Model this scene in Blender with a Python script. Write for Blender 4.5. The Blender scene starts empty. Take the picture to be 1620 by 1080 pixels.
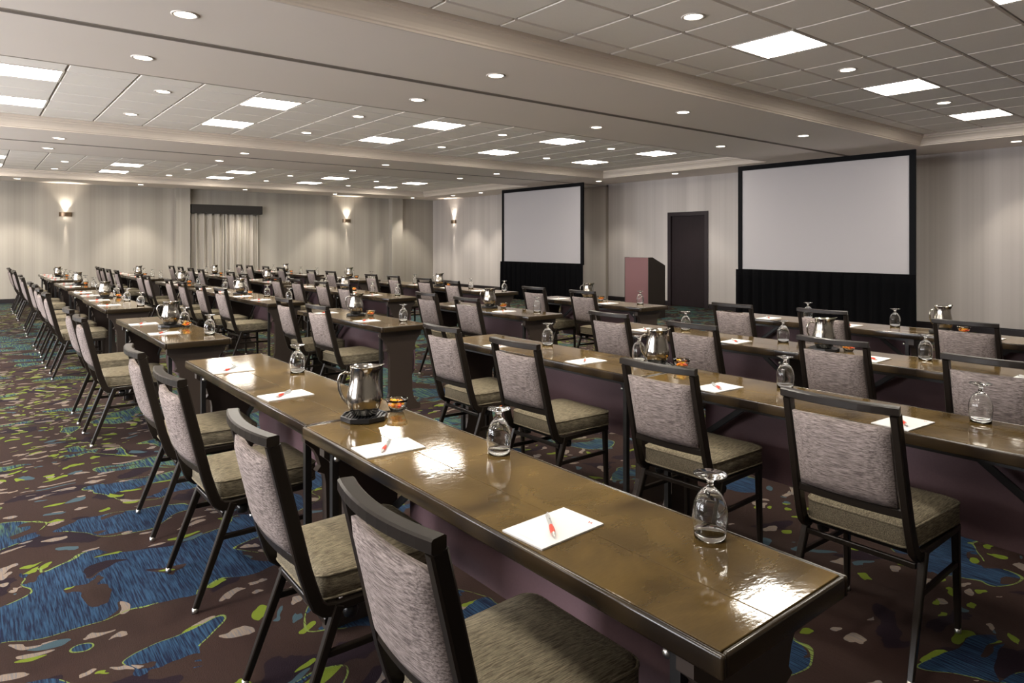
import bpy, bmesh, math, random
from mathutils import Vector, Matrix
random.seed(7)
PI = math.pi
sc = bpy.context.scene
C = sc.collection

# ------------------------------------------------------------------ camera
F_PX, HORIZON, YAW, CAM_H = 1070.25, 385.23, 0.676942, 1.4575
cam_d = bpy.data.cameras.new('camera')
cam = bpy.data.objects.new('camera', cam_d); C.objects.link(cam)
cam_d.sensor_width = 36.0; cam_d.sensor_fit = 'HORIZONTAL'
cam_d.lens = F_PX / 1620 * 36
cam_d.shift_y = (HORIZON - 540) / 1620
cam_d.clip_start = 0.05
cam.location = (0, 0, CAM_H)
cam.rotation_euler = (PI / 2, 0, -YAW)
sc.camera = cam

# ------------------------------------------------------------------ world, exposure
w = bpy.data.worlds.new('world'); sc.world = w; w.use_nodes = True
w.node_tree.nodes['Background'].inputs[0].default_value = (0.96, 0.96, 1.0, 1)   # overcast daylight outside the windows
w.node_tree.nodes['Background'].inputs[1].default_value = 9.5
sc.view_settings.view_transform = 'Standard'; sc.view_settings.look = 'None'
sc.view_settings.exposure = 1.25; sc.view_settings.gamma = 1.0
sc.view_settings.use_curve_mapping = False
PANEL_STRENGTH = 15.0       # troffer diffusers
DOWN_WATT = 72.0            # recessed downlights
LENS_STRENGTH = 5.0
cy = sc.cycles
cy.max_bounces = 10; cy.diffuse_bounces = 6; cy.glossy_bounces = 4
cy.transmission_bounces = 6; cy.transparent_max_bounces = 24
cy.caustics_reflective = True; cy.blur_glossy = 0.6; cy.caustics_refractive = True
cy.sample_clamp_indirect = 4.0

# ------------------------------------------------------------------ materials
def mat(name, col, rough=0.5, metal=0.0, spec=0.5, coat=0.0):
    m = bpy.data.materials.new(name); m.use_nodes = True
    b = m.node_tree.nodes['Principled BSDF']
    b.inputs['Base Color'].default_value = (*col, 1)
    b.inputs['Roughness'].default_value = rough
    b.inputs['Metallic'].default_value = metal
    b.inputs['Specular IOR Level'].default_value = spec
    b.inputs['Coat Weight'].default_value = coat
    return m

class N:
    """tiny node-graph helper"""
    def __init__(s, m):
        s.t = m.node_tree; s.b = s.t.nodes.get('Principled BSDF')
    def node(s, typ, **kw):
        n = s.t.nodes.new(typ)
        for k, v in kw.items(): setattr(n, k, v)
        return n
    def link(s, a, b): s.t.links.new(a, b)
    def put(s, sock, v):
        if hasattr(v, 'is_output'): s.link(v, sock)
        else: sock.default_value = v
    def coord(s, scale=(1, 1, 1), loc=(0, 0, 0), rot=(0, 0, 0), src='Object'):
        tc = s.node('ShaderNodeTexCoord'); mp = s.node('ShaderNodeMapping')
        s.link(tc.outputs[src], mp.inputs[0])
        mp.inputs['Scale'].default_value = scale; mp.inputs['Location'].default_value = loc
        mp.inputs['Rotation'].default_value = rot
        return mp.outputs[0]
    def noise(s, vec, scale=5, detail=2, rough=0.5, dist=0.0):
        n = s.node('ShaderNodeTexNoise'); s.link(vec, n.inputs['Vector'])
        n.inputs['Scale'].default_value = scale; n.inputs['Detail'].default_value = detail
        n.inputs['Roughness'].default_value = rough; n.inputs['Distortion'].default_value = dist
        return n.outputs['Fac']
    def math(s, op, a, b=0.0, c=None):
        n = s.node('ShaderNodeMath', operation=op); s.put(n.inputs[0], a); s.put(n.inputs[1], b)
        if c is not None: s.put(n.inputs[2], c)
        return n.outputs[0]
    def step(s, v, lo, hi):
        n = s.node('ShaderNodeMapRange'); s.put(n.inputs[0], v)
        n.inputs[1].default_value = lo; n.inputs[2].default_value = hi
        return n.outputs[0]
    def mix(s, f, a, b):
        n = s.node('ShaderNodeMix', data_type='RGBA')
        s.put(n.inputs[0], f)
        for sock, v in ((n.inputs[6], a), (n.inputs[7], b)):
            s.put(sock, v if hasattr(v, 'is_output') else (*v, 1))
        return n.outputs[2]
    def bump(s, h, strength=0.2, dist=0.01):
        n = s.node('ShaderNodeBump'); s.put(n.inputs['Height'], h)
        n.inputs['Strength'].default_value = strength; n.inputs['Distance'].default_value = dist
        s.link(n.outputs[0], s.b.inputs['Normal'])
    def color(s, v): s.link(v, s.b.inputs['Base Color'])

M = {}
M['bronze'] = mat('dark_bronze_metal', (0.014, 0.0105, 0.008), 0.3, 0.0, 0.24)
M['chrome'] = mat('chrome', (0.5, 0.49, 0.47), 0.3, 1.0)
M['steel'] = mat('polished_steel', (0.4, 0.375, 0.335), 0.15, 1.0)
M['black_plastic'] = mat('black_plastic', (0.012, 0.012, 0.013), 0.3)
M['black_steel'] = mat('black_steel', (0.025, 0.024, 0.024), 0.4, 0.4)
M['paper'] = mat('white_paper', (0.7, 0.69, 0.68), 0.7)
M['red_print'] = mat('red_print', (0.45, 0.05, 0.05), 0.6)
M['grey_print'] = mat('grey_print', (0.55, 0.52, 0.52), 0.6)
M['red_grip'] = mat('red_rubber', (0.62, 0.045, 0.02), 0.4)
M['silver'] = mat('silver_plastic', (0.55, 0.56, 0.56), 0.3, 0.6)
M['black_frame'] = mat('matte_black_frame', (0.004, 0.004, 0.005), 0.7, 0, 0.1)
M['maroon'] = mat('maroon_laminate', (0.13, 0.058, 0.062), 0.55)
M['podium_edge'] = mat('podium_dark_top', (0.03, 0.022, 0.018), 0.5, 0, 0.3)
M['trim_metal'] = mat('white_trim', (0.72, 0.66, 0.6), 0.4)
M['mold'] = mat('painted_moulding', (0.66, 0.58, 0.5), 0.55)
M['track'] = mat('dark_track', (0.3, 0.26, 0.22), 0.5)
M['base'] = mat('dark_baseboard', (0.02, 0.016, 0.018), 0.3)
M['wood_leg'] = mat('dark_wood', (0.035, 0.024, 0.018), 0.45)
M['valance'] = mat('dark_valance_fabric', (0.018, 0.015, 0.013), 0.8)
M['sconce'] = mat('bronze_sconce_band', (0.2, 0.14, 0.09), 0.3, 0.8)

m = M['tile'] = mat('ceiling_tile', (0.66, 0.6, 0.55), 0.85)
n = N(m); v = n.coord(); n.bump(n.noise(v, 220, 3), 0.12, 0.003)
n.color(n.mix(n.noise(v, 90, 2), (0.86, 0.8, 0.735), (0.92, 0.865, 0.8)))
m = M['soffit'] = mat('painted_ceiling', (0.56, 0.485, 0.43), 0.75)
n = N(m); v = n.coord(); n.color(n.mix(n.noise(v, 0.6, 3), (0.8, 0.715, 0.645), (0.86, 0.775, 0.705)))
M['grid'] = mat('ceiling_grid', (0.25, 0.225, 0.2), 0.6)

def wallpaper(name, axis, dark, light):
    m = mat(name, (0.5, 0.46, 0.4), 0.75); n = N(m)
    sx = (1, 0.0, 0.0) if axis == 0 else (0.0, 1, 0.0)
    v = n.coord(sx); wide = n.noise(v, 2.6, 2, 0.5); thin = n.noise(v, 22, 3, 0.6)
    weave = n.noise(n.coord((1, 1, 0.25)), 160, 2)
    f = n.math('ADD', n.math('MULTIPLY', wide, 0.95), n.math('MULTIPLY', thin, 0.33))
    f = n.step(f, 0.42, 0.88)
    f = n.math('ADD', n.math('MULTIPLY', f, 0.85), n.math('MULTIPLY', weave, 0.15))
    n.color(n.mix(f, dark, light))
    n.bump(weave, 0.15, 0.002)
    return m
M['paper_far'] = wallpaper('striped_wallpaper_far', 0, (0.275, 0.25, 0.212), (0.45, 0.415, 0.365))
M['paper_front'] = wallpaper('striped_wallpaper_front', 1, (0.41, 0.375, 0.355), (0.61, 0.565, 0.535))  # same wallpaper as the far wall; its brighter lighting is painted into these tones

m = M['curtain'] = mat('woven_curtain', (0.42, 0.38, 0.33), 0.85); n = N(m)
n.color(n.mix(n.noise(n.coord((1, 1, 0.02)), 30, 3), (0.27, 0.245, 0.21), (0.46, 0.42, 0.37)))
m = M['skirt'] = mat('black_drape', (0.0035, 0.0035, 0.004), 0.95, 0, 0.05)
m = M['screen'] = mat('projection_fabric', (0.445, 0.422, 0.43), 0.8, 0, 0.2)
m = M['door'] = mat('dark_walnut_door', (0.028, 0.019, 0.02), 0.55, 0, 0.2); n = N(m)
n.color(n.mix(n.noise(n.coord((8, 8, 0.5)), 6, 4), (0.013, 0.008, 0.009), (0.022, 0.014, 0.016)))
M['door_frame'] = mat('dark_door_frame', (0.022, 0.015, 0.017), 0.4, 0, 0.3)

# modesty panel: plum laminate
m = M['plum'] = mat('plum_laminate', (0.16, 0.098, 0.122), 0.62); n = N(m)
n.color(n.mix(n.noise(n.coord(), 120, 2), (0.115, 0.063, 0.072), (0.145, 0.082, 0.092)))

# table top: mottled brown lacquer
m = M['top'] = mat('lacquered_brown_top', (0.12, 0.08, 0.04), 0.16, 0, 0.5, 0.0); n = N(m)
v = n.coord((1, 1, 1)); big = n.noise(v, 3.4, 3, 0.5, 0.8); fine = n.noise(n.coord((1, 6, 1)), 40, 3)
f = n.math('ADD', n.math('MULTIPLY', n.step(big, 0.3, 0.72), 0.8), n.math('MULTIPLY', fine, 0.2))
n.color(n.mix(f, (0.034, 0.021, 0.008), (0.165, 0.106, 0.034)))
n.put(n.b.inputs['Roughness'], n.math('ADD', 0.03, n.math('MULTIPLY', big, 0.06)))
n.b.inputs['Coat Roughness'].default_value = 0.06
n.bump(n.noise(n.coord((1, 2.2, 1)), 38, 2, 0.5), 0.045, 0.004)
m = M['edge'] = mat('lacquered_edge', (0.075, 0.05, 0.026), 0.2, 0, 0.4, 0.0); n = N(m)
n.color(n.mix(n.step(n.noise(n.coord((0, 1, 0)), 3.5, 1), 0.42, 0.58), (0.012, 0.008, 0.005), (0.042, 0.028, 0.014)))  # alternating tones along the band are reflections painted into the colour

# chair tweed: slubbed weave, lighter threads
def tweed(name, dark, light, stretch):
    m = mat(name, light, 0.9, 0, 0.2); n = N(m)
    slub = n.noise(n.coord(stretch), 1.0, 3, 0.65)
    weave = n.noise(n.coord((1, 1, 1)), 420, 2)
    f = n.math('ADD', n.math('MULTIPLY', n.step(slub, 0.36, 0.66), 0.75), n.math('MULTIPLY', weave, 0.25))
    n.color(n.mix(f, dark, light)); n.bump(weave, 0.35, 0.003)
    return m
M['tweed_back'] = tweed('tweed_back', (0.065, 0.05, 0.045), (0.4, 0.335, 0.31), (300, 22, 300))
M['tweed_seat'] = tweed('tweed_seat', (0.06, 0.05, 0.033), (0.3, 0.255, 0.175), (26, 300, 300))  # same tweed as the backs; warm light from above is painted into the colour

# clear glass
def glass(name, tint):
    m = mat(name, tint, 0.0); b_ = m.node_tree.nodes['Principled BSDF']
    b_.inputs['Transmission Weight'].default_value = 1.0; b_.inputs['IOR'].default_value = 1.45
    return m
M['glass'] = glass('clear_glass', (0.99, 0.995, 0.985))
def pane_glass():
    m = bpy.data.materials.new('window_glass'); m.use_nodes = True; t = m.node_tree; t.nodes.clear()
    o = t.nodes.new('ShaderNodeOutputMaterial'); mx = t.nodes.new('ShaderNodeMixShader')
    tr = t.nodes.new('ShaderNodeBsdfTransparent'); gl = t.nodes.new('ShaderNodeBsdfGlossy'); gl.inputs['Roughness'].default_value = 0.02
    mx.inputs[0].default_value = 0.08; t.links.new(tr.outputs[0], mx.inputs[1]); t.links.new(gl.outputs[0], mx.inputs[2]); t.links.new(mx.outputs[0], o.inputs[0])
    return m
M['pane'] = pane_glass()

def emit(name, col, s):
    m = bpy.data.materials.new(name); m.use_nodes = True; t = m.node_tree; t.nodes.clear()
    o = t.nodes.new('ShaderNodeOutputMaterial'); e = t.nodes.new('ShaderNodeEmission')
    e.inputs[0].default_value = (*col, 1); e.inputs[1].default_value = s
    t.links.new(e.outputs[0], o.inputs[0]); return m
M['panel'] = emit('lit_troffer_diffuser', (1.0, 0.93, 0.82), PANEL_STRENGTH)
M['lens'] = emit('lit_downlight_lens', (1.0, 0.9, 0.76), LENS_STRENGTH)
M['sconce_glow'] = emit('lit_sconce_lens', (1.0, 0.9, 0.75), 14)
for k, c in enumerate([(0.85, 0.27, 0.01), (0.9, 0.5, 0.03), (0.75, 0.09, 0.03)]):
    M['candy%d' % k] = mat('candy_wrap_%d' % k, c, 0.3)

# patterned carpet
m = M['carpet'] = mat('patterned_carpet', (0.08, 0.05, 0.04), 0.95, 0, 0.1); n = N(m)
co = n.coord()
def warped(scale, amount, src):
    wv = n.node('ShaderNodeTexNoise'); n.link(src, wv.inputs['Vector']); wv.inputs['Scale'].default_value = scale; wv.inputs['Detail'].default_value = 2
    sb = n.node('ShaderNodeVectorMath', operation='SUBTRACT'); n.link(wv.outputs['Color'], sb.inputs[0]); sb.inputs[1].default_value = (.5, .5, .5)
    ws = n.node('ShaderNodeVectorMath', operation='MULTIPLY_ADD')
    n.link(sb.outputs[0], ws.inputs[0]); ws.inputs[1].default_value = (amount, amount, 0); n.link(src, ws.inputs[2])
    return ws.outputs[0]
wc = warped(1.6, .55, co); wf_ = warped(9, .13, wc)
def mapped(src, scale, loc):
    mp = n.node('ShaderNodeMapping'); n.link(src, mp.inputs[0]); mp.inputs['Scale'].default_value = scale; mp.inputs['Location'].default_value = loc
    return mp.outputs[0]
streak = n.noise(n.coord((1, 0.05, 1)), 150, 2, 0.6)
streak2 = n.noise(n.coord((1, 0.07, 1), (3, 1, 0)), 70, 2, 0.6)
sep = n.node('ShaderNodeSeparateXYZ'); n.link(co, sep.inputs[0])
ph = n.math('MULTIPLY', n.math('ADD', sep.outputs[1], n.math('MULTIPLY', sep.outputs[0], -1.2)), 2 * PI / 8.7)
zone = n.math('COSINE', n.math('SUBTRACT', ph, 2 * PI * 2.6 / 8.7))          # bands of rivers and bands of flecks
base = n.mix(n.noise(n.coord((1, 0.3, 1)), 3.0, 2), (0.026, 0.0115, 0.0095), (0.03, 0.019, 0.015))
base = n.mix(n.math('MULTIPLY', streak, 0.6), base, (0.016, 0.01, 0.0095))
dark = n.noise(mapped(wf_, (1.0, 1.25, 1), (7.7, 2.1, 0)), 2.9, 1)
base = n.mix(n.step(dark, 0.60, 0.606), base, (0.011, 0.006, 0.0095))
def flecks(scale, loc, thr, keep):
    vo = n.node('ShaderNodeTexVoronoi'); n.link(mapped(wf_, scale, loc), vo.inputs['Vector']); vo.inputs['Scale'].default_value = 1.0
    near = n.math('LESS_THAN', vo.outputs['Distance'], thr)
    sp = n.node('ShaderNodeSeparateColor'); n.link(vo.outputs['Color'], sp.inputs[0])
    return n.math('MULTIPLY', near, n.math('GREATER_THAN', sp.outputs[0], keep)), sp.outputs[1]
fk, hue = flecks((8.0, 14.5, 1), (0, 0, 0), 0.33, 0.36)
cream = n.mix(n.math('MULTIPLY', n.step(streak, .5, .6), .35), (0.165, 0.13, 0.105), (0.03, 0.07, 0.12))
fcol = n.mix(n.math('GREATER_THAN', hue, 0.55), cream, (0.105, 0.14, 0.015))
fcol = n.mix(n.math('GREATER_THAN', hue, 0.85), fcol, (0.035, 0.06, 0.075))
base = n.mix(fk, base, fcol)
fk2, hue2 = flecks((13.0, 24.0, 1), (5, 3, 0), 0.36, 0.45)
fk2 = n.math('MULTIPLY', n.math('MULTIPLY', fk2, n.math('LESS_THAN', zone, 0.15)), n.math('GREATER_THAN', sep.outputs[1], 4.3))
base = n.mix(fk2, base, n.mix(n.math('GREATER_THAN', hue2, 0.45), (0.16, 0.125, 0.1), (0.115, 0.15, 0.018)))
riv = n.noise(mapped(wc, (1.0, 1.25, 1), (2.45, 5.6, 0)), 1.9, 1.5, 0.45)
riv = n.math('ADD', riv, n.math('MULTIPLY', n.math('SUBTRACT', zone, 0.4), 0.075))
blue = n.mix(n.step(streak, 0.4, 0.62), (0.006, 0.009, 0.024), (0.018, 0.045, 0.088))
teal = n.mix(n.step(streak2, 0.46, 0.62), blue, (0.062, 0.115, 0.05))
isteal = n.step(n.math('ADD', n.noise(n.coord((1, 0.5, 1), (8.1, 3.3, 0)), 0.75, 1), n.math('MULTIPLY', n.math('SUBTRACT', sep.outputs[1], 4.2), .12)), 0.48, 0.56)
river = n.mix(isteal, blue, teal)
edge_on = n.math('GREATER_THAN', n.noise(n.coord((1, 1, 1), (1.2, 8, 0)), 2.2, 1), 0.47)
rim = n.math('MULTIPLY', n.math('MULTIPLY', n.math('GREATER_THAN', riv, 0.52), n.math('LESS_THAN', riv, 0.5265)), edge_on)
isl = n.math('LESS_THAN', n.noise(mapped(wf_, (1, 1.5, 1), (1.3, 9.1, 0)), 3.6, 1), 0.575)          # brown islands in the rivers
base = n.mix(n.math('MULTIPLY', n.math('GREATER_THAN', riv, 0.52), isl), base, river)
base = n.mix(n.math('MULTIPLY', rim, n.step(streak, .36, .5)), base, (0.12, 0.16, 0.04))
n.color(base)
n.bump(n.noise(n.coord((1, 0.3, 1)), 300, 2), 0.4, 0.004)

# ------------------------------------------------------------------ mesh helpers
def box(bm, x0, x1, y0, y1, z0, z1):
    vs = [bm.verts.new((x, y, z)) for z in (z0, z1) for y in (y0, y1) for x in (x0, x1)]
    for f in ((0, 2, 3, 1), (4, 5, 7, 6), (0, 1, 5, 4), (2, 6, 7, 3), (0, 4, 6, 2), (1, 3, 7, 5)):
        bm.faces.new([vs[i] for i in f])
    return vs

def bevel(bm, off, seg=2, verts=None):
    es = list({e for v in (verts or bm.verts) for e in v.link_edges})
    bmesh.ops.bevel(bm, geom=es, offset=off, segments=seg, profile=0.5, affect='EDGES')

def sweep(bm, pts, wy, wn, up=Vector((0, 1, 0)), caps=True, taper=None):
    """rectangular tube along pts; wy = size along `up`-ish side axis, wn = size across"""
    pts = [Vector(p) for p in pts]; rings = []
    for i, p in enumerate(pts):
        t = (pts[min(i + 1, len(pts) - 1)] - pts[max(i - 1, 0)]).normalized()
        a = (up - t * up.dot(t)).normalized(); b = t.cross(a)
        k = 1 if taper is None else 1 + (taper - 1) * i / (len(pts) - 1)
        ch = 0.13
        prof = []
        for sa, sb in ((1, 1), (-1, 1), (-1, -1), (1, -1)):
            cs = [(sa, sb * (1 - 2 * ch)), (sa * (1 - 2 * ch), sb)]
            if sa * sb < 0: cs.reverse()
            prof += cs
        rings.append([bm.verts.new(p + a * (wy / 2 * u * k) + b * (wn / 2 * v_ * k)) for u, v_ in prof])
    m_ = len(rings[0])
    for r0, r1 in zip(rings, rings[1:]):
        for j in range(m_):
            bm.faces.new((r0[j], r0[(j + 1) % m_], r1[(j + 1) % m_], r1[j]))
    if caps:
        bm.faces.new(rings[0][::-1]); bm.faces.new(rings[-1])

def rod(bm, pts, r, seg=8, closed=False, taper=None):
    pts = [Vector(p) for p in pts]; rings = []; L = len(pts); a0 = None
    for i, p in enumerate(pts):
        if closed: t = (pts[(i + 1) % L] - pts[i - 1]).normalized()
        else: t = (pts[min(i + 1, L - 1)] - pts[max(i - 1, 0)]).normalized()
        if a0 is None: a0 = t.orthogonal()
        a = (a0 - t * a0.dot(t)).normalized(); a0 = a; b = t.cross(a)
        rr = r if taper is None else r * (1 + (taper - 1) * i / (L - 1))
        rings.append([bm.verts.new(p + a * rr * math.cos(2 * PI * k / seg) + b * rr * math.sin(2 * PI * k / seg)) for k in range(seg)])
    pairs = list(zip(rings, rings[1:])) + ([(rings[-1], rings[0])] if closed else [])
    for r0, r1 in pairs:
        for j in range(seg):
            bm.faces.new((r0[j], r0[(j + 1) % seg], r1[(j + 1) % seg], r1[j]))
    if not closed:
        bm.faces.new(rings[0][::-1]); bm.faces.new(rings[-1])

def lathe(bm, prof, seg=24, cx=0, cy_=0):
    rings = []
    for r, z in prof:
        if r < 1e-6: rings.append([bm.verts.new((cx, cy_, z))])
        else: rings.append([bm.verts.new((cx + r * math.cos(2 * PI * k / seg), cy_ + r * math.sin(2 * PI * k / seg), z)) for k in range(seg)])
    for r0, r1 in zip(rings, rings[1:]):
        for j in range(seg):
            a = [r0[j % len(r0)], r0[(j + 1) % len(r0)], r1[(j + 1) % len(r1)], r1[j % len(r1)]]
            q = []
            for v_ in a:
                if v_ not in q: q.append(v_)
            if len(q) > 2: bm.faces.new(q)

def prism(bm, outline, axis, lo, hi):
    """outline: list of 2D; extruded along axis ('y': outline is x,z ; 'x': y,z)"""
    def P(p, t): return (p[0], t, p[1]) if axis == 'y' else (t, p[0], p[1])
    a = [bm.verts.new(P(p, lo)) for p in outline]; b = [bm.verts.new(P(p, hi)) for p in outline]
    k = len(outline)
    for j in range(k): bm.faces.new((a[j], a[(j + 1) % k], b[(j + 1) % k], b[j]))
    bm.faces.new(a[::-1]); bm.faces.new(b)

def obj(name, bm, m, parent=None, smooth=False, loc=None):
    bmesh.ops.recalc_face_normals(bm, faces=bm.faces)
    me = bpy.data.meshes.new(name); bm.to_mesh(me); bm.free()
    if smooth:
        for p in me.polygons: p.use_smooth = True
        if smooth == 'auto': me.set_sharp_from_angle(angle=math.radians(40))
    me.materials.append(M[m] if isinstance(m, str) else m)
    o = bpy.data.objects.new(name, me); C.objects.link(o)
    if parent: o.parent = parent
    if loc: o.location = loc
    return o

def thing(name, label, cat, loc=(0, 0, 0), rz=0, group=None):
    o = bpy.data.objects.new(name, None); C.objects.link(o); o.location = loc; o.rotation_euler = (0, 0, rz)
    o.empty_display_size = 0.1
    return tag(o, label, cat, group)
def tag(o, label, cat, group=None):
    o['label'] = label; o['category'] = cat
    if group: o['group'] = group
    return o
def struct(o, label=None):
    o['kind'] = 'structure'
    if label: o['label'] = label
    return o
def kids(o): return KIDS.get(o.name, [])
KIDS = {}
def snapshot(o):
    KIDS[o.name] = [c for c in C.objects if c.parent == o]
    for c in KIDS[o.name]: snapshot(c)
def dup(root, loc, rz, label=None, group=None, sy=1.0):
    r = root.copy(); C.objects.link(r); r.location = loc; r.rotation_euler = (0, 0, rz); r.scale = (1, sy, 1)
    if label: r['label'] = label
    if group: r['group'] = group
    for ch in kids(root):
        c = ch.copy(); C.objects.link(c); c.parent = r
        for g in kids(ch):
            d = g.copy(); C.objects.link(d); d.parent = c
    return r
def B(): return bmesh.new()
ORD = ['first', 'second', 'third', 'fourth', 'fifth', 'sixth', 'seventh', 'eighth', 'ninth', 'tenth', 'eleventh', 'twelfth',
       'thirteenth', 'fourteenth', 'fifteenth', 'sixteenth']

# ------------------------------------------------------------------ room shell
XW, YW, XB, YN = 12.9, 20.55, -4.0, -3.0
ZS, ZT = 2.99, 3.158
bm = B(); box(bm, XB - .3, XW + .3, YN - .3, YW + .3, -0.1, 0)
struct(obj('floor', bm, 'carpet'), 'brown patterned carpet with blue, teal and lime shapes')

bm = B(); box(bm, XB, XW + .15, YW, YW + .15, 0, 3.4)
wf = struct(obj('wall_far', bm, 'paper_far'), 'far wall in striped taupe wallpaper')
for x0, x1 in ((4.46, 4.82), (11.13, 11.54)):
    bm = B(); box(bm, x0, x1, YW - .24, YW, 0, ZS); obj('pilaster', bm, 'paper_far', wf)
DY0, DY1, DZ = 9.10, 10.10, 2.13
bm = B()
box(bm, XW, XW + .15, YN, DY0, 0, 3.4); box(bm, XW, XW + .15, DY1, YW, 0, 3.4); box(bm, XW, XW + .15, DY0, DY1, DZ, 3.4)
wr = struct(obj('wall_front', bm, 'paper_front'), 'front wall behind the screens in striped wallpaper')
WINS = [(2.2, 4.8), (6.4, 8.8), (10.4, 12.8), (14.4, 16.8)]      # windows in the back wall, out of view
bm = B(); yy = YN
for a, b in WINS:
    box(bm, XB - .15, XB, yy, a, 0, 3.4); box(bm, XB - .15, XB, a, b, 0, .6); box(bm, XB - .15, XB, a, b, 2.7, 3.4); yy = b
box(bm, XB - .15, XB, yy, YW + .15, 0, 3.4)
struct(obj('wall_back', bm, 'paper_front'), 'back wall behind the camera, with windows')
for q, (a, b) in enumerate(WINS):
    wn = thing('window_%d' % (q + 1), 'tall daylit window in the back wall, %s from the near corner' % ORD[q], 'window', (XB, a, .6)); wn['kind'] = 'structure'; del wn['category']
    bm = B(); L_ = b - a
    for y in (0, L_ / 2 - .025, L_ - .05): box(bm, -.1, -.05, y, y + .05, 0, 2.1)
    box(bm, -.1, -.05, .05, L_ - .05, 0, .05); box(bm, -.1, -.05, .05, L_ - .05, 2.05, 2.1)
    obj('window_frame', bm, 'trim_metal', wn)
    for y0, y1 in ((.05, L_ / 2 - .025), (L_ / 2 + .025, L_ - .05)):
        bm = B(); box(bm, -.078, -.072, y0, y1, .05, 2.05); obj('pane', bm, 'pane', wn)
    ld = bpy.data.lights.new('window_portal', 'AREA'); ld.shape = 'RECTANGLE'; ld.size = 2.1; ld.size_y = L_; ld.cycles.is_portal = True
    l = bpy.data.objects.new('window_portal', ld); C.objects.link(l); l.parent = wn; l.location = (-.16, L_ / 2, 1.05); l.rotation_euler = (0, -PI / 2, 0)
bm = B(); box(bm, XB - .15, XW + .15, YN - .15, YN, 0, 3.4); struct(obj('wall_near', bm, 'paper_far'), 'side wall behind the camera')
# baseboards with a stepped top
def baseboard(name, x0, x1, y0, y1, side):
    bm = B(); box(bm, x0, x1, y0, y1, 0, .085)
    if side == 'y': box(bm, x0, x1, y0 + .006, y1, .085, .11)
    else: box(bm, x0 + .006, x1, y0, y1, .085, .11)
    return struct(obj(name, bm, 'base'), 'dark baseboard along the wall')
baseboard('baseboard_far', XB, 4.46, YW - .016, YW, 'y'); baseboard('baseboard_far', 6.8, 11.13, YW - .016, YW, 'y')
baseboard('baseboard_far', 11.54, XW, YW - .016, YW, 'y')
baseboard('baseboard_front', XW - .016, XW, YN, DY0 - .07, 'x'); baseboard('baseboard_front', XW - .016, XW, DY1 + .07, YW - .02, 'x')

# door
d1 = thing('door_1', 'dark walnut door with dark frame between the two screens', 'door', (XW, 0, 0)); d1['kind'] = 'structure'
del d1['category']
bm = B(); box(bm, .03, .075, DY0 + .03, DY1 - .03, .008, DZ - .03); obj('door_leaf', bm, 'door', d1)
bm = B(); prism(bm, [(DY0 - .06, 0), (DY0 + .03, 0), (DY0 + .03, DZ - .03), (DY1 - .03, DZ - .03), (DY1 - .03, 0), (DY1 + .06, 0),
                     (DY1 + .06, DZ + .06), (DY0 - .06, DZ + .06)], 'x', -.022, .1); obj('door_frame', bm, 'door_frame', d1)
bm = B(); box(bm, .1, .14, DY0 - .1, DY1 + .1, 0, DZ + .05); obj('door_backing', bm, 'black_frame', d1)
# pocket door for the folding partition
d2 = thing('door_2', 'tall wallpapered partition pocket door right of the far screen', 'door', (XW, 0, 0)); d2['kind'] = 'structure'; del d2['category']
bm = B(); box(bm, -.03, 0, 12.12, 13.2, .02, 2.93); obj('door_leaf', bm, 'paper_front', d2)
bm = B(); box(bm, -.05, 0, 12.07, 12.12, 0, 2.97); box(bm, -.05, 0, 12.07, 13.2, 2.93, 2.97); obj('door_frame', bm, 'track', d2)

# ceiling: soffit beams around three tiled coffers
CX0, CX1 = -2.8, 11.65
COF = [(.08, 4.28), (6.88, 11.07), (13.75, 19.1)]
bm = B(); T = .34
for y0, y1 in ((YN, .08), (4.28, 5.50), (5.585, 6.88), (11.07, 12.345), (12.43, 13.75), (19.1, YW)):
    box(bm, XB, XW, y0, y1, ZS, ZS + T)
for y0, y1 in COF:
    box(bm, XB, CX0, y0, y1, ZS, ZS + T); box(bm, CX1, XW, y0, y1, ZS, ZS + T)
for y0, y1 in ((5.50, 5.585), (12.345, 12.43)): box(bm, XB, XW, y0, y1, ZS + .028, ZS + .1)
ceil = struct(obj('ceiling', bm, 'soffit'), 'painted ceiling beams around the tiled coffers')
for y0, y1 in ((5.50, 5.585), (12.345, 12.43)):
    bm = B(); box(bm, XB, XW, y0 + .03, y0 + .05, ZS + .012, ZS + .05); box(bm, XB, XW, y0, y0 + .012, ZS - .004, ZS + .05)
    box(bm, XB, XW, y1 - .012, y1, ZS - .004, ZS + .05)
    obj('partition_track', bm, 'track', ceil)
# crown moulding swept round each coffer
PROF = [(0, ZS - .003), (.018, ZS - .003), (.018, ZS + .012), (.03, ZS + .02), (.03, ZS + .034), (.04, ZS + .06), (.062, ZS + .09),
        (.085, ZS + .11), (.085, ZS + .125), (.1, ZS + .132), (.1, ZT + .01), (0, ZT + .01)]
for k, (y0, y1) in enumerate(COF):
    bm = B(); rings = []
    for sx, sy in ((0, 0), (1, 0), (1, 1), (0, 1)):
        rings.append([bm.verts.new(((CX1 - d) if sx else (CX0 + d), (y1 - d) if sy else (y0 + d), z)) for d, z in PROF])
    for i in range(4):
        r0, r1 = rings[i], rings[(i + 1) % 4]
        for j in range(len(PROF) - 1): bm.faces.new((r0[j], r0[j + 1], r1[j + 1], r1[j]))
    struct(obj('trim_%d' % (k + 1), bm, 'mold'), 'crown moulding round a ceiling coffer')

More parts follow.
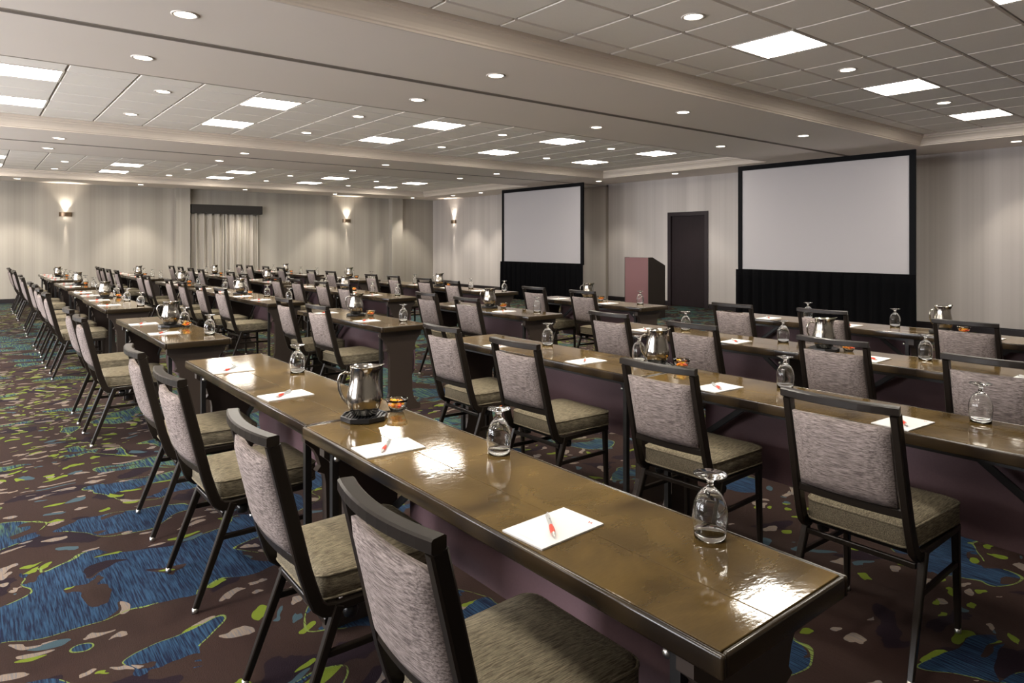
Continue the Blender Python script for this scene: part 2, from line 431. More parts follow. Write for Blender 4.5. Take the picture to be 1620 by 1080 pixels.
# tiles + troffers
TW = [('near coffer', 5.10, .625, 2.785, .595, lambda i, j: i % 4 == 0 and j in (0, -3)),
      ('middle coffer', 2.558, .604, 7.95, .58, lambda i, j: i % 4 == 0 and j in (0, 3)),
      ('far coffer', 4.752, .595, 16.3, .57, lambda i, j: i % 4 == 0 and j in (0, 3))]
troffers = []
for k, (y0, y1) in enumerate(COF):
    nm, ox, px, oy, py, is_light = TW[k]
    bm = B(); box(bm, CX0, CX1, y0, y1, ZT + .012, ZT + .05)
    cg = struct(obj('ceiling', bm, 'grid'), 'suspended tile ceiling of the %s' % nm)
    cache = {}; cells = []
    i0, i1 = math.floor((CX0 + .09 - ox) / px), math.ceil((CX1 - .09 - ox) / px)
    j0, j1 = math.floor((y0 + .09 - oy) / py), math.ceil((y1 - .09 - oy) / py)
    for j in range(j0, j1):
        for i in range(i0, i1):
            a0, a1 = max(ox + i * px, CX0 + .09), min(ox + (i + 1) * px, CX1 - .09)
            b0, b1 = max(oy + j * py, y0 + .09), min(oy + (j + 1) * py, y1 - .09)
            if a1 - a0 < .05 or b1 - b0 < .05: continue
            if is_light(i, j) and a1 - a0 > px - .01: troffers.append((k, i, j, (a0 + a1) / 2, (b0 + b1) / 2, px, py)); continue
            cells.append((a0, a1, b0, b1))
    for a0, a1, b0, b1 in cells:
        key = (round(a1 - a0, 3), round(b1 - b0, 3))
        if key not in cache:
            hx, hy = key[0] / 2 - .007, key[1] / 2 - .011; bm = B()
            lo = [bm.verts.new((sx * (hx - .008), sy * (hy - .008), -.006)) for sx, sy in ((-1, -1), (1, -1), (1, 1), (-1, 1))]
            hi = [bm.verts.new((sx * hx, sy * hy, .014)) for sx, sy in ((-1, -1), (1, -1), (1, 1), (-1, 1))]
            bm.faces.new(lo[::-1])
            for q in range(4): bm.faces.new((lo[q], lo[(q + 1) % 4], hi[(q + 1) % 4], hi[q]))
            me = bpy.data.meshes.new('ceiling_tile'); bm.to_mesh(me); bm.free(); me.materials.append(M['tile']); cache[key] = me
        o = bpy.data.objects.new('ceiling_tile', cache[key]); C.objects.link(o); o.parent = cg
        o.location = ((a0 + a1) / 2, (b0 + b1) / 2, ZT)
COFN = ['near', 'middle', 'far']
proto = {}
for k, i, j, x, y, px, py in sorted(troffers):
    rowi = sorted({t[2] for t in troffers if t[0] == k}).index(j)
    xs = sorted({t[1] for t in troffers if t[0] == k})
    lab = 'square lit ceiling panel in %s coffer, %s row, %s from the back wall' % (COFN[k], 'near' if rowi == 0 else 'far', ORD[xs.index(i)])
    if k not in proto:
        t = thing('ceiling_light', lab, 'ceiling light', (x, y, ZT), 0, 'square ceiling light panels'); hx, hy = px / 2 - .004, py / 2 - .004
        bm = B()
        for q in (-1, 1):
            box(bm, -hx, hx, q * hy - .02 * (q > 0), q * hy + .02 * (q < 0), -.008, .012)
            box(bm, q * hx - .02 * (q > 0), q * hx + .02 * (q < 0), -hy + .02, hy - .02, -.008, .012)
        obj('frame', bm, 'trim_metal', t)
        bm = B(); box(bm, -hx + .02, hx - .02, -.006, .006, -.007, .012); obj('divider', bm, 'trim_metal', t)
        for q in (-1, 1):
            bm = B(); ya, yb = sorted((q * .006, q * (hy - .02)))
            vs = [bm.verts.new(p) for p in ((-hx + .02, ya, -.002), (-hx + .02, yb, -.002), (hx - .02, yb, -.002), (hx - .02, ya, -.002))]
            bm.faces.new(vs); me = bpy.data.meshes.new('diffuser'); bm.to_mesh(me); bm.free(); me.materials.append(M['panel'])
            o = bpy.data.objects.new('diffuser', me); C.objects.link(o); o.parent = t
        proto[k] = t; snapshot(t)
    else:
        dup(proto[k], (x, y, ZT), 0, lab)

# downlights
def downlight(x, y, z, lab, watt=DOWN_WATT):
    global DL
    if DL is None:
        DL = thing('downlight', lab, 'downlight', (x, y, z), 0, 'round recessed downlights')
        bm = B(); lathe(bm, [(.068, -.002), (.068, -.005), (.08, -.007), (.088, -.003), (.088, .004)], 28); obj('trim_ring', bm, 'trim_metal', DL, True)
        bm = B(); lathe(bm, [(0, -.0025), (.066, -.0025)], 28)
        me = bpy.data.meshes.new('lens'); bm.normal_update(); bm.to_mesh(me); bm.free(); me.materials.append(M['lens'])
        o = bpy.data.objects.new('lens', me); C.objects.link(o); o.parent = DL
        snapshot(DL); r = DL
    else: r = dup(DL, (x, y, z), 0, lab)
    ld = bpy.data.lights.new('downlight_beam', 'SPOT'); ld.energy = watt; ld.color = (1.0, .91, .78)
    ld.spot_size = math.radians(84); ld.spot_blend = 0.55; ld.shadow_soft_size = .05
    l = bpy.data.objects.new('downlight_beam', ld); C.objects.link(l); l.parent = r; l.location = (0, 0, -.03)
DL = None
lines = [('near side of the near ceiling beam', [(x, 4.9, ZS) for x in (-1.55, 1.13, 3.75, 6.5, 9.25)]),
         ('far side of the near ceiling beam', [(x, 6.25, ZS) for x in (-1.55, 1.12, 3.73, 6.45, 9.24)]),
         ('near coffer', [(x, 3.09, ZT - .006) for x in (-.64, 1.78, 4.22, 6.68, 9.15)]),
         ('near row of the middle coffer', [(x, 8.31, ZT - .006) for x in (-.7, 1.69, 4.05, 6.49, 8.95)]),
         ('far row of the middle coffer', [(x, 10.03, ZT - .006) for x in (-.7, 1.66, 4.03, 6.48, 8.94)]),
         ('near side of the far ceiling beam', [(x, 11.8, ZS) for x in (-1.6, 1.03, 3.66, 6.33, 9.05)]),
         ('far side of the far ceiling beam', [(x, 13.15, ZS) for x in (-1.6, 1.0, 3.62, 6.28, 9.0)]),
         ('near row of the far coffer', [(x, 16.66, ZT - .006) for x in (-.8, 1.55, 3.9, 6.28, 8.65)]),
         ('far row of the far coffer', [(x, 18.4, ZT - .006) for x in (-.8, 1.52, 3.88, 6.27, 8.65)])]
for nm, ps in lines:
    for q, p in enumerate(ps): downlight(*p, 'round downlight, %s from the back, %s' % (ORD[q], nm))
for q, x in enumerate((-1.7, .9, 3.49, 6.13, 8.84, 11.6)):
    downlight(x, 19.74, ZS, 'round recessed downlight along the far wall, %s from the back wall' % ORD[q])
for q, (x, y) in enumerate(((12.05, 18.0), (12.05, 16.5), (12.05, 15.0), (12.05, 13.3), (12.05, 11.6), (12.05, 9.3), (12.1, 6.3), (12.25, 3.17))):
    downlight(x, y, ZS, 'round recessed downlight along the front wall, %s from the far corner' % ORD[q], DOWN_WATT * (.8 if q < 3 else .35))

# ------------------------------------------------------------------ wall things
def sconce(loc, rz, lab):
    t = thing('wall_sconce', lab, 'wall sconce', loc, rz, 'up and down wall sconces')   # local: wall at y=0, room towards -y
    bm = B(); seg = 12; rings = []
    for z in (-.055, .055):
        rings.append([bm.verts.new((.14 * math.cos(PI + PI * q / seg), .1 * math.sin(PI + PI * q / seg), z)) for q in range(seg + 1)])
    for a, b, c, d in zip(rings[0], rings[0][1:], rings[1][1:], rings[1]): bm.faces.new((a, b, c, d))
    o = obj('band', bm, 'sconce', t, True)
    bm = B(); box(bm, -.05, .05, -.02, 0, -.05, .05); obj('back_plate', bm, 'sconce', t)
    for s in (-1, 1):
        bm = B(); lathe(bm, [(0, 0), (.035, 0)], 16, 0, -.055)
        for v_ in bm.verts: v_.co.z = .045 * s
        obj('lens', bm, 'sconce_glow', t)
        ld = bpy.data.lights.new('sconce_beam', 'SPOT'); ld.color = (1, .9, .76)
        ld.energy = 34 if s > 0 else 70; ld.spot_size = math.radians(84 if s > 0 else 15); ld.spot_blend = 1.0 if s > 0 else .7; ld.shadow_soft_size = .02
        l = bpy.data.objects.new('sconce_beam', ld); C.objects.link(l); l.parent = t; l.location = (0, -.045 if s > 0 else -.035, .06 * s)
        l.rotation_euler = (PI if s > 0 else 0, 0, 0)
sconce((1.93, YW, 2.2), 0, 'glowing bronze wall sconce on far wall left of the curtain')
sconce((9.6, YW, 2.2), 0, 'glowing bronze wall sconce on far wall right of the curtain')
sconce((XW, 19.2, 2.2), -PI / 2, 'glowing bronze wall sconce on front wall near the far corner')

def wavy(x0, x1, z0, z1, n_, amp, freq, seed, flare=0.0):
    rnd = random.Random(seed); ph = [rnd.uniform(0, 6.28) for _ in range(4)]
    bm = B(); cols = []
    zs = [z0 + (z1 - z0) * q / 6 for q in range(7)]
    for i in range(n_ + 1):
        u = x0 + (x1 - x0) * i / n_; col = []
        for z in zs:
            k = 1 + flare * (1 - (z - z0) / (z1 - z0))
            y = amp * k * (math.sin(freq * u + ph[0] + .5 * math.sin(2.1 * u + ph[1])) + .45 * math.sin(freq * 1.9 * u + ph[2]) + .2 * math.sin(freq * 3.7 * u + ph[3] + z * .6))
            col.append(bm.verts.new((u, y, z)))
        cols.append(col)
    for a, b in zip(cols, cols[1:]):
        for j in range(6): bm.faces.new((a[j], b[j], b[j + 1], a[j + 1]))
    return bm
for q, (x0, x1) in enumerate(((4.88, 5.76), (5.78, 6.72))):
    o = obj('curtain', wavy(x0, x1, .02, 2.315, 130, .036, 32, 3 + q), 'curtain', None, True, (0, YW - .11, 0))
    md = o.modifiers.new('thick', 'SOLIDIFY'); md.thickness = .006
    tag(o, 'pleated taupe curtain panel on the far wall, %s half' % ('left' if q == 0 else 'right'), 'curtain', 'curtain panels')
t = thing('valance', 'dark box valance above the taupe curtain on the far wall', 'valance', (0, YW, 2.32))
bm = B(); box(bm, 4.86, 6.82, -.22, -.2, 0, .245); obj('front_board', bm, 'valance', t)
for x in (4.86, 6.8):
    bm = B(); box(bm, x, x + .02, -.2, 0, 0, .245); obj('end_board', bm, 'valance', t)
bm = B(); box(bm, 4.88, 6.8, -.2, 0, .225, .245); obj('top_board', bm, 'valance', t)

# projection screens: local y along the screen, face to -x
def screen(xs, y0, y1, lab, seed):
    top, sb = 2.885, .99; fw = .085
    t = thing('projection_screen', lab, 'projection screen', (xs, (y0 + y1) / 2, 0), 0, 'projection screens'); h = (y1 - y0) / 2
    bm = B(); box(bm, .012, .018, -h + fw * .6, h - fw * .6, sb - .02, top - fw * .7); obj('screen_surface', bm, 'screen', t)
    bm = B(); box(bm, 0, .04, -h, h, top - fw, top); box(bm, 0, .04, -h, -h + fw, sb, top - fw); box(bm, 0, .04, h - fw, h, sb, top - fw)
    box(bm, 0, .04, -h, h, sb - .03, sb); obj('border', bm, 'black_frame', t)
    bm = wavy(-h - .02, h + .02, .015, sb - .005, 160, .016, 34, seed, .8)
    for v_ in bm.verts: v_.co = Vector((-.03 + v_.co.y, v_.co.x, v_.co.z))
    o = obj('skirt_drape', bm, 'skirt', t, True)
    md = o.modifiers.new('thick', 'SOLIDIFY'); md.thickness = .004
    for s in (-1, 1):
        bm = B(); box(bm, .045, .085, s * (h - .1) - .02, s * (h - .1) + .02, 0, top - .05); box(bm, -.0, .5, s * (h - .1) - .02, s * (h - .1) + .02, 0, .04)
        obj('support_leg', bm, 'black_steel', t)
screen(11.15, 4.15, 7.17, 'large white projection screen with black skirt at right', 5)
screen(11.15, 11.24, 14.31, 'white projection screen with black skirt farther from camera, left of the lectern', 9)

# lectern
t = thing('lectern', 'maroon lectern with sloped top beside the dark door', 'lectern', (10.19, 8.49, 0))
pl = [(0, 0), (.5, 0), (.5, 1.03), (.12, 1.19), (0, 1.19)]
bm = B(); prism(bm, [(.0, .0), (.02, 0), (.02, 1.185), (0, 1.185)], 'y', .018, .592); obj('front_panel', bm, 'maroon', t)
for y in (0, .592):
    bm = B(); prism(bm, pl, 'y', y, y + .018); obj('side_panel', bm, 'podium_edge', t)
bm = B(); prism(bm, [(.02, 1.168), (.12, 1.168), (.5, 1.008), (.5, 1.026), (.12, 1.186), (.02, 1.186)], 'y', .018, .592); obj('reading_top', bm, 'podium_edge', t)
bm = B(); box(bm, .02, .48, .018, .592, .5, .518); obj('shelf', bm, 'podium_edge', t)

# ------------------------------------------------------------------ tables (local: x 0..TWID depth, y 0..TLEN)
TWID, TLEN = .46, 1.86
ROWN = ['leftmost row', 'second row from left', 'third row from left', 'row nearest the screens']
def make_table():
    t = thing('training_table', 'x', 'table', group='long dark wood training tables')
    for x0, x1 in ((.014, .1835), (.1855, TWID - .014)):
        bm = B(); vs = box(bm, x0, x1, .014, TLEN - .014, .712, .75); bevel(bm, .0012, 1); obj('top_board', bm, 'top', t)
    def edge(name, x0, x1, y0, y1):
        bm = B(); box(bm, x0, x1, y0, y1, .705, .7503); bevel(bm, .006, 3); obj(name, bm, 'edge', t, 'auto')
    edge('edge_band', 0, .0138, 0, TLEN); edge('edge_band', TWID - .0138, TWID, 0, TLEN)
    edge('edge_band', .0139, TWID - .0139, 0, .0138); edge('edge_band', .0139, TWID - .0139, TLEN - .0138, TLEN)
    # pedestal ends: wide bracket, narrow column, flared foot
    c = .235; half = [(.2, .70), (.2, .655), (.188, .645), (.165, .625), (.145, .59), (.134, .55), (.15, .53), (.118, .515), (.112, .48), (.108, .3), (.112, .16),
                      (.128, .1), (.155, .06), (.19, .045), (.19, .0)]
    outl = [(c + a, b) for a, b in half] + [(c - a, b) for a, b in half[::-1]]
    for y in (.085, TLEN - .125):
        bm = B(); prism(bm, outl, 'y', y, y + .04); obj('pedestal_leg', bm, 'wood_leg', t)
    bm = B(); prism(bm, [(.14, .70), (.14, .34), (.2, .27), (TLEN - .2, .27), (TLEN - .14, .34), (TLEN - .14, .70)], 'x', .395, .407); obj('modesty_panel', bm, 'plum', t)
    for x in (.06, .36):
        bm = B(); box(bm, x, x + .03, .125, TLEN - .125, .68, .704); obj('under_rail', bm, 'black_steel', t)
    for s in (0, 1):
        f = (lambda y: y) if s == 0 else (lambda y: TLEN - y)
        bm = B(); sweep(bm, [(.33, f(.13), .40), (.33, f(.5), .685)], .012, .03, Vector((1, 0, 0))); br = obj('folding_brace', bm, 'black_steel', t)
        bm = B(); box(bm, .055, .08, min(f(.13), f(.155)), max(f(.13), f(.155)), .02, .69); obj('steel_upright', bm, 'black_steel', t)
        bm = B(); bmesh.ops.create_icosphere(bm, subdivisions=2, radius=.012, matrix=Matrix.Translation((.067, f(.168), .655))); obj('brace_knob', bm, 'chrome', t, True)
    return t
# (x, [(y0, y1) ...]) per row
LAY = [[(1.005, .675, 2.545), (1.02, 2.555, 4.425), (1.08, 5.26, 7.28), (1.14, 8.36, 10.2), (1.17, 10.21, 12.05), (1.21, 12.78, 14.7), (1.24, 15.55, 17.25), (1.25, 17.26, 18.96)],
       [(2.745, .5, 2.36), (2.76, 2.37, 4.23), (2.71, 5.12, 7.0), (2.74, 8.0, 9.86), (2.74, 9.87, 11.73), (2.72, 12.2, 14.05), (2.7, 15.05, 16.9), (2.7, 16.91, 18.76)],
       [(4.17, .38, 2.24), (4.19, 2.25, 4.11), (4.22, 5.0, 6.86), (4.2, 7.75, 9.6), (4.2, 9.61, 11.46), (4.2, 12.0, 13.86), (4.18, 14.6, 16.45), (4.18, 16.46, 18.31)],
       [(5.76, .22, 2.08), (5.78, 2.09, 3.95), (5.76, 4.9, 6.76), (5.85, 7.7, 9.55), (5.85, 9.56, 11.41), (5.84, 11.95, 13.8), (5.82, 14.6, 16.45), (5.82, 16.46, 18.31)]]
tp = make_table(); snapshot(tp); first = True
for r, row in enumerate(LAY):
    for q, (x, y0, y1) in enumerate(row):
        lab = 'dark wood training table, %s from the camera in the %s' % (ORD[q], ROWN[r])
        sy = (y1 - y0) / TLEN
        if first: tp.location = (x, y0, 0); tp.scale = (1, sy, 1); tp['label'] = lab; first = False
        else: dup(tp, (x, y0, 0), 0, lab, sy=sy)

# ------------------------------------------------------------------ chairs (local: rear feet at x=0, faces +x)
def make_chair():
    t = thing('banquet_chair', 'x', 'chair', group='grey tweed banquet chairs')
    def bx(z): return -.045 + (.925 - z) * .235          # centre line of the raked back
    def bow(y): return -.028 * (1 - (y / .2) ** 2)
    for s in (-1, 1):
        pts = [(bx(.893), s * .186, .893), (bx(.8), s * .187, .8), (bx(.65), s * .189, .65), (bx(.52), s * .192, .52), (.073, s * .194, .445),
               (.086, s * .195, .412), (.108, s * .196, .394), (.14, s * .197, .388)]
        bm = B(); sweep(bm, pts, .028, .04); obj('back_post', bm, 'bronze', t)
    bm = B(); sweep(bm, [(bx(.909) + bow(y), y, .909) for y in [-.2003 + .4006 * q / 10 for q in range(11)]], .03, .04, Vector((0, 0, 1))); obj('top_rail', bm, 'bronze', t)
    bm = B(); sweep(bm, [(bx(.548) + bow(y) * .6, y, .548) for y in [-.185 + .37 * q / 8 for q in range(9)]], .03, .026, Vector((0, 0, 1))); obj('lower_rail', bm, 'bronze', t)
    # upholstered back panel
    bm = B(); ny, nz = 10, 10; g = {}
    for side in (-1, 1):
        for i in range(ny + 1):
            for j in range(nz + 1):
                y = -.168 + .336 * i / ny; z = .566 + (.846 - .566) * j / nz
                e = min(i, ny - i, j, nz - j) / 5; puff = .014 + .012 * min(1, e * 2) ** .5
                if min(i, ny - i, j, nz - j) == 0: puff = .010
                g[side, i, j] = bm.verts.new((bx(z) + bow(y) * .9 + side * puff, y, z))
    for side in (-1, 1):
        for i in range(ny):
            for j in range(nz): bm.faces.new((g[side, i, j], g[side, i + 1, j], g[side, i + 1, j + 1], g[side, i, j + 1]))
    for i in range(ny):
        for j in (0, nz): bm.faces.new((g[-1, i, j], g[-1, i + 1, j], g[1, i + 1, j], g[1, i, j]))
    for j in range(nz):
        for i in (0, ny): bm.faces.new((g[-1, i, j], g[-1, i, j + 1], g[1, i, j + 1], g[1, i, j]))
    obj('backrest', bm, 'tweed_back', t, True)
    # seat cushion
    bm = B(); ox = (.085, .515); corner = .045; rows = []
    def outline(inset):
        pts = []
        hx0, hx1, hy = ox[0] + inset, ox[1] - inset, .212 - inset
        for cxx, cyy, a0 in ((hx1 - corner, hy - corner, 0), (hx0 + corner, hy - corner, 90), (hx0 + corner, -hy + corner, 180), (hx1 - corner, -hy + corner, 270)):
            for q in range(6):
                a = math.radians(a0 + 90 * q / 5); x = cxx + corner * math.cos(a); y = cyy + corner * math.sin(a)
                pts.append((x, y * (1 - .12 * (ox[1] - x) / .43)))
        return pts
    for inset, z in ((.012, .408), (.0, .42), (.0, .478), (.006, .49), (.02, .497), (.09, .507), (.16, .51)):
        rows.append([bm.verts.new((x, y, z)) for x, y in outline(inset)])
    for a, b in zip(rows, rows[1:]):
        for q in range(len(a)): bm.faces.new((a[q], a[(q + 1) % len(a)], b[(q + 1) % len(a)], b[q]))
    bm.faces.new(rows[0][::-1]); bm.faces.new(rows[-1])
    seat = obj('seat', bm, 'tweed_seat', t, True)
    for z in (.484, .416):
        bm = B(); rod(bm, [(x, y, z) for x, y in outline(.001)], .0045, 6, True); obj('piping', bm, 'tweed_seat', seat, True)
    # seat frame
    bm = B()
    for s in (-1, 1): sweep(bm, [(.12, s * .197, .393), (.485, s * .2, .396)], .024, .026)
    sweep(bm, [(.478, -.2, .396), (.478, .2, .396)], .024, .026, Vector((1, 0, 0))); sweep(bm, [(.15, -.19, .39), (.15, .19, .39)], .024, .026, Vector((1, 0, 0)))
    obj('seat_frame', bm, 'bronze', t)
    for s in (-1, 1):
        for rear in (1, 0):
            a, b = ((.148, s * .205, .398), (.004, s * .216, .018)) if rear else ((.468, s * .2, .39), (.478, s * .204, .018))
            bm = B(); sweep(bm, [a, b], .026, .03, taper=.74); lg = obj('leg', bm, 'bronze', t)
            bm = B(); lathe(bm, [(0, 0), (.011, 0), (.012, .004), (.0105, .02), (0, .02)], 12, b[0] - (.002 if rear else 0), b[1]); obj('glide', bm, 'chrome', lg, True)
        bm = B(); sweep(bm, [(.098, s * .209, .268), (.471, s * .202, .262)], .016, .02); obj('stretcher', bm, 'bronze', t)
    bm = B(); sweep(bm, [(.12, -.19, .352), (.12, .19, .352)], .016, .02, Vector((1, 0, 0))); obj('cross_bar', bm, 'bronze', t)
    for s in (-1, 1):
        bm = B(); lathe(bm, [(0, .335), (.02, .338), (.024, .355), (.02, .372), (0, .378)], 12, .2, s * .17); obj('stacking_bumper', bm, 'black_plastic', t, True)
    return t
# top-of-back positions (x, y) along each row, far to near within a table group
SEATS = [[(.667, 1.243), (.66, 2.076), (.648, 3.081), (.663, 3.907), (.641, 5.874), (.648, 6.657), (.661, 8.925), (.659, 9.78), (.686, 10.75), (.674, 11.5), (.672, 13.2), (.697, 14.2),
          (.687, 16.02), (.709, 16.88), (.685, 17.7), (.695, 18.5)],
         [(2.366, 1.129), (2.402, 1.954), (2.343, 2.899), (2.401, 3.723), (2.359, 5.645), (2.4, 6.558), (2.36, 8.55), (2.33, 9.35), (2.33, 10.3), (2.36, 11.25), (2.34, 12.75), (2.36, 13.5),
          (2.32, 15.6), (2.29, 16.4), (2.3, 17.35), (2.33, 18.25)],
         [(3.721, 1.063), (3.79, 1.862), (3.777, 2.777), (3.876, 3.628), (3.851, 5.519), (3.887, 6.332), (3.9, 8.42), (3.9, 9.16), (3.884, 10.08), (3.83, 10.8), (3.846, 12.5), (3.887, 13.42),
          (3.78, 15.1), (3.81, 16.05), (3.84, 17.1), (3.82, 17.9)],
         [(5.36, .95), (5.362, 1.7), (5.398, 2.705), (5.307, 3.473), (5.444, 5.5), (5.53, 6.364), (5.461, 8.2), (5.519, 9.06), (5.53, 10.05), (5.5, 10.8), (5.48, 12.45), (5.43, 13.3),
          (5.465, 15.1), (5.45, 16.05), (5.36, 16.95), (5.4, 17.9)]]
cp = make_chair(); snapshot(cp); first = True
seat_info = []
for r, row in enumerate(SEATS):
    for q, (x, y) in enumerate(row):
        tb = [0, 0, 1, 1, 2, 2, 3, 3, 4, 4, 5, 5, 6, 6, 7, 7][q]; tx, y0, y1 = LAY[r][tb]
        y = min(max(y, y0 + .4), y1 - .4); x = min(x, tx - .31)
        seat_info.append((r, q, tb, tx, y))
        lab = 'grey tweed chair with bronze frame, %s from the camera in the %s' % (ORD[q], ROWN[r])
        rz = math.radians(random.uniform(-2.2, 2.2))
        loc = (x + .045, y, 0)
        if first: cp.location = loc; cp.rotation_euler = (0, 0, rz); cp['label'] = lab; first = False
        else: dup(cp, loc, rz, lab)

# ------------------------------------------------------------------ tableware
TZ = .7505
def make_glass():
    bm = B()
    prof = [(.0375, .0), (.039, .02), (.0418, .045), (.0415, .065), (.037, .085), (.028, .103), (.016, .116), (.0085, .122), (.0075, .13), (.0085, .136),
            (.014, .142), (.032, .148), (.0395, .1505), (.0395, .1525), (.012, .1535), (0, .154)]
    inner = [(0, .1175), (.0143, .1138), (.0265, .1015), (.0358, .0845), (.0403, .065), (.0407, .045), (.038, .02), (.0365, .0)]
    lathe(bm, inner + prof, 28)
    return obj('water_goblet', bm, 'glass', None, True)
def make_pad():
    t = thing('notepad', 'x', 'notepad', group='white notepads at the places')
    bm = B(); box(bm, -.108, .108, -.07, .07, 0, .004); obj('paper_sheets', bm, 'paper', t)
    bm = B()
    for dx, dy, w_, h_ in ((.086, -.052, .0025, .009), (.086, -.044, .0025, .009)):
        vs = [bm.verts.new((dx - h_ / 2 + q * h_, dy + q * .004 + p * w_, .0045)) for q, p in ((0, 0), (1, 0), (1, 1), (0, 1))]; bm.faces.new(vs)
    vs = [bm.verts.new(p) for p in ((.085, -.05, .0045), (.087, -.05, .0045), (.087, -.042, .0045), (.085, -.042, .0045))]; bm.faces.new(vs)
    obj('printed_emblem', bm, 'red_print', t)
    bm = B()
    for q in range(9):
        y = .03 - q * .0062; vs = [bm.verts.new(p) for p in ((-.094, y, .0045), (-.092, y, .0045), (-.092, y - .0045, .0045), (-.094, y - .0045, .0045))]; bm.faces.new(vs)
    obj('printed_line', bm, 'grey_print', t)
    return t
def make_pen():
    t = thing('ballpoint_pen', 'x', 'pen', group='red and silver pens on the notepads')
    def along(prof, name, m_):
        bm = B(); lathe(bm, prof, 14)
        for v_ in bm.verts: v_.co = Vector((v_.co.z, v_.co.y, v_.co.x + .0066))
        return obj(name, bm, m_, t, True)
    along([(0, -.07), (.0015, -.069), (.0022, -.065), (.0052, -.05)], 'tip', 'chrome')
    along([(.0052, -.05), (.0066, -.036), (.0062, -.02), (.005, -.006)], 'grip', 'red_grip')
    along([(.005, -.006), (.0052, .02), (.0056, .055), (.0048, .062), (0, .062)], 'barrel', 'silver')
    along([(.0028, .062), (.0028, .068), (0, .07)], 'button', 'black_plastic')
    bm = B(); box(bm, .022, .06, -.0018, .0018, .0128, .0146); box(bm, .056, .06, -.0018, .0018, .011, .0146); obj('clip', bm, 'silver', t)
    return t
def make_pitcher():
    t = thing('steel_pitcher', 'x', 'pitcher', group='polished steel water pitchers')
    bm = B(); seg = 40
    prof = [(0, .0), (.046, .0), (.05, .006), (.062, .03), (.0702, .058), (.0692, .08), (.0625, .11), (.0562, .14), (.0545, .17), (.0568, .193), (.0578, .195), (.0556, .1955),
            (.0533, .17), (.055, .14), (.061, .11), (.063, .06), (0, .02)]
    lathe(bm, prof, seg)
    for v_ in bm.verts:                      # pouring lip on +x
        if v_.co.z > .165:
            a = math.atan2(v_.co.y, v_.co.x); k = max(0, math.cos(a)) ** 10; f = (v_.co.z - .165) / .032
            v_.co.x += .026 * k * f; v_.co.z += .008 * k * f
    obj('body', bm, 'steel', t, True)
    bm = B(); sweep(bm, [(-.052, 0, .162), (-.075, 0, .17), (-.096, 0, .16), (-.104, 0, .135), (-.1, 0, .1), (-.088, 0, .068), (-.07, 0, .046), (-.058, 0, .036)], .016, .009)
    obj('handle', bm, 'steel', t, True)
    return t
def make_tray():
    t = thing('drip_tray', 'x', 'tray', group='black octagonal drip trays')
    bm = B(); lathe(bm, [(0, 0), (.09, 0), (.095, .004), (.095, .02), (.088, .021), (.086, .014), (0, .014)], 8)
    bmesh.ops.rotate(bm, cent=(0, 0, 0), matrix=Matrix.Rotation(PI / 8, 3, 'Z'), verts=bm.verts); obj('tray_body', bm, 'black_plastic', t)
    for q in range(-5, 6):
        y = q * .013; hw = min(.078, .108 - abs(y)); bm = B(); box(bm, -hw, hw, y - .0035, y + .0035, .014, .019); obj('grate_bar', bm, 'black_plastic', t)
    return t
def make_bowl():
    bm = B(); lathe(bm, [(0, 0), (.024, 0), (.027, .003), (.036, .022), (.044, .042), (.0475, .053), (.0466, .0533), (.043, .042), (.0349, .0225), (.0255, .0042), (0, .0035)], 28)
    return obj('candy_bowl', bm, 'glass', None, True)
def make_candy(k):
    bm = B(); bmesh.ops.create_icosphere(bm, subdivisions=2, radius=1.0)
    for v_ in bm.verts: v_.co = Vector((v_.co.x * .0125, v_.co.y * .0085, v_.co.z * .0075))
    for s in (-1, 1):
        c = bm.verts.new((s * .011, 0, 0)); ring = [bm.verts.new((s * .019, .006 * math.cos(a), .006 * math.sin(a))) for a in [q * PI / 3 for q in range(6)]]
        for q in range(6): bm.faces.new((c, ring[q], ring[(q + 1) % 6]))
    return obj('wrapped_candy', bm, 'candy%d' % k, None, True)

g0, p0, n0, pi0, tr0, bo0 = make_glass(), make_pad(), make_pen(), make_pitcher(), make_tray(), make_bowl()
tag(g0, 'x', 'goblet', 'upturned water goblets')
tag(bo0, 'x', 'bowl', 'small glass candy bowls')
ca0 = [make_candy(k) for k in range(3)]
for o in ca0: tag(o, 'x', 'candy', 'wrapped candies in the bowls')
for o in (p0, n0, pi0, tr0): snapshot(o)
used = set()
def place(proto_, loc, rz, lab):
    if proto_.name not in used:
        used.add(proto_.name); proto_.location = loc; proto_.rotation_euler = (0, 0, rz); proto_['label'] = lab; return proto_
    return dup(proto_, loc, rz, lab)

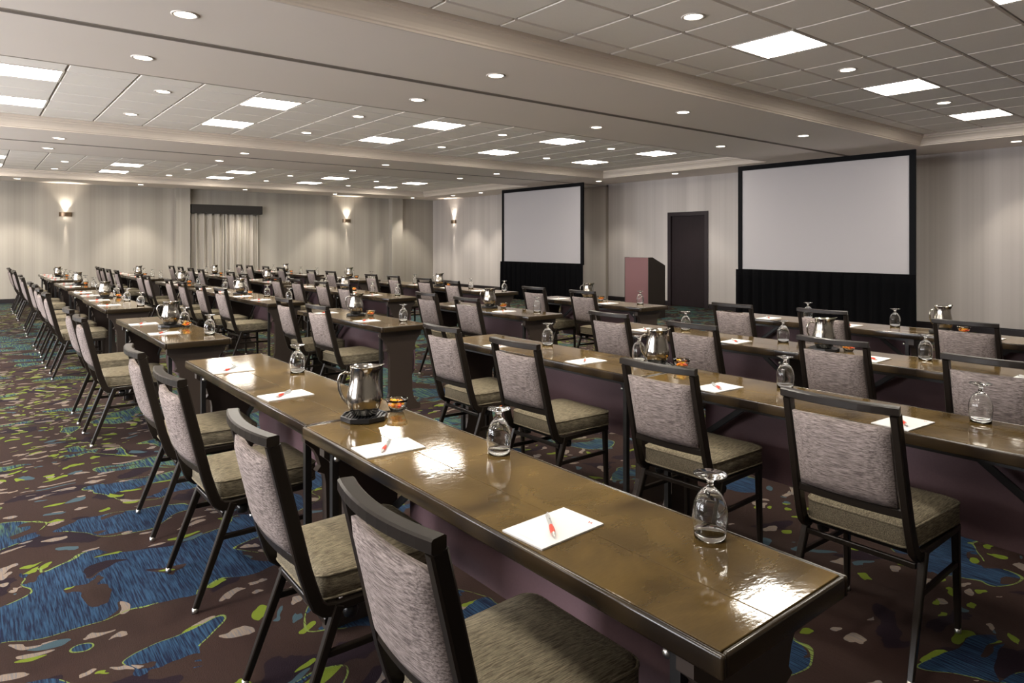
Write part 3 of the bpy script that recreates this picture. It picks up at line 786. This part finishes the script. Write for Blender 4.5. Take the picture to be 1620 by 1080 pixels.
GY = {0: -.27, 1: -.2, 2: -.2, 3: -.25}
for r, q, tb, tx, y in seat_info:
    where = '%s place from camera, %s' % (ORD[q], ROWN[r])
    px = tx + .116 + random.uniform(0, .022); py = y + random.uniform(-.02, .03); rz = math.radians(random.uniform(-4, 4))
    place(p0, (px, py, TZ), rz, 'white notepad with red emblem, ' + where)
    place(n0, (px - .01, py, TZ + .0045), math.radians(45 + random.uniform(-12, 12)), 'red and silver pen, ' + where)
    gy = max(y + GY[r], LAY[r][tb][1] + .06)
    place(g0, (tx + .39, gy, TZ), 0, 'clear upturned goblet, ' + where)
hand = math.atan2(-.6264, .7795)          # spout to the camera's right, handle to its left
groups = [((0, 1), 'first'), ((2,), 'second'), ((3, 4), 'third'), ((5,), 'fourth'), ((6, 7), 'fifth')]
for r in range(4):
    for tbs, on in groups:
        seats = [s for s in seat_info if s[0] == r and s[2] in tbs]; tx = LAY[r][tbs[-1]][0]
        if len(tbs) == 2: yc = LAY[r][tbs[0]][2] - .045; tx = LAY[r][tbs[0]][0]; dx = .24
        else: yc = (seats[0][4] + seats[1][4]) / 2 + .04; dx = .26
        if r == 1 and tbs[0] == 0: dx, yc = .33, 2.5
        where = '%s table group from camera, %s' % (on, ROWN[r])
        place(tr0, (tx + dx, yc, TZ), hand + PI / 2, 'black octagonal drip tray, ' + where)
        place(pi0, (tx + dx, yc, TZ + .0195), hand + random.uniform(-.25, .25), 'polished steel pitcher, ' + where)
        by = yc - .115 if len(tbs) == 1 or r else yc + .03; bxx = min(tx + dx + (.1 if len(tbs) == 1 or r else .165), tx + .405)
        place(bo0, (bxx, by, TZ), 0, 'small glass candy bowl, ' + where)
        spots = [(0, 0, .014), (.016, .006, .02), (-.014, .01, .02), (.003, -.017, .021), (.012, .018, .034), (-.012, -.012, .036), (.014, -.01, .035), (-.006, .012, .04)]
        for k, (dx_, dy_, dz_) in enumerate(spots if (r < 2 and tbs[0] < 3) or tbs[0] < 3 else spots[:6]):
            c = (0, 1, 0, 2, 0, 1, 0, 1)[k]
            o = place(ca0[c], (bxx + dx_, by + dy_, TZ + dz_ + .004), random.uniform(0, 6.3), ('orange', 'yellow', 'red')[c] + ' wrapped candy in bowl, ' + where)
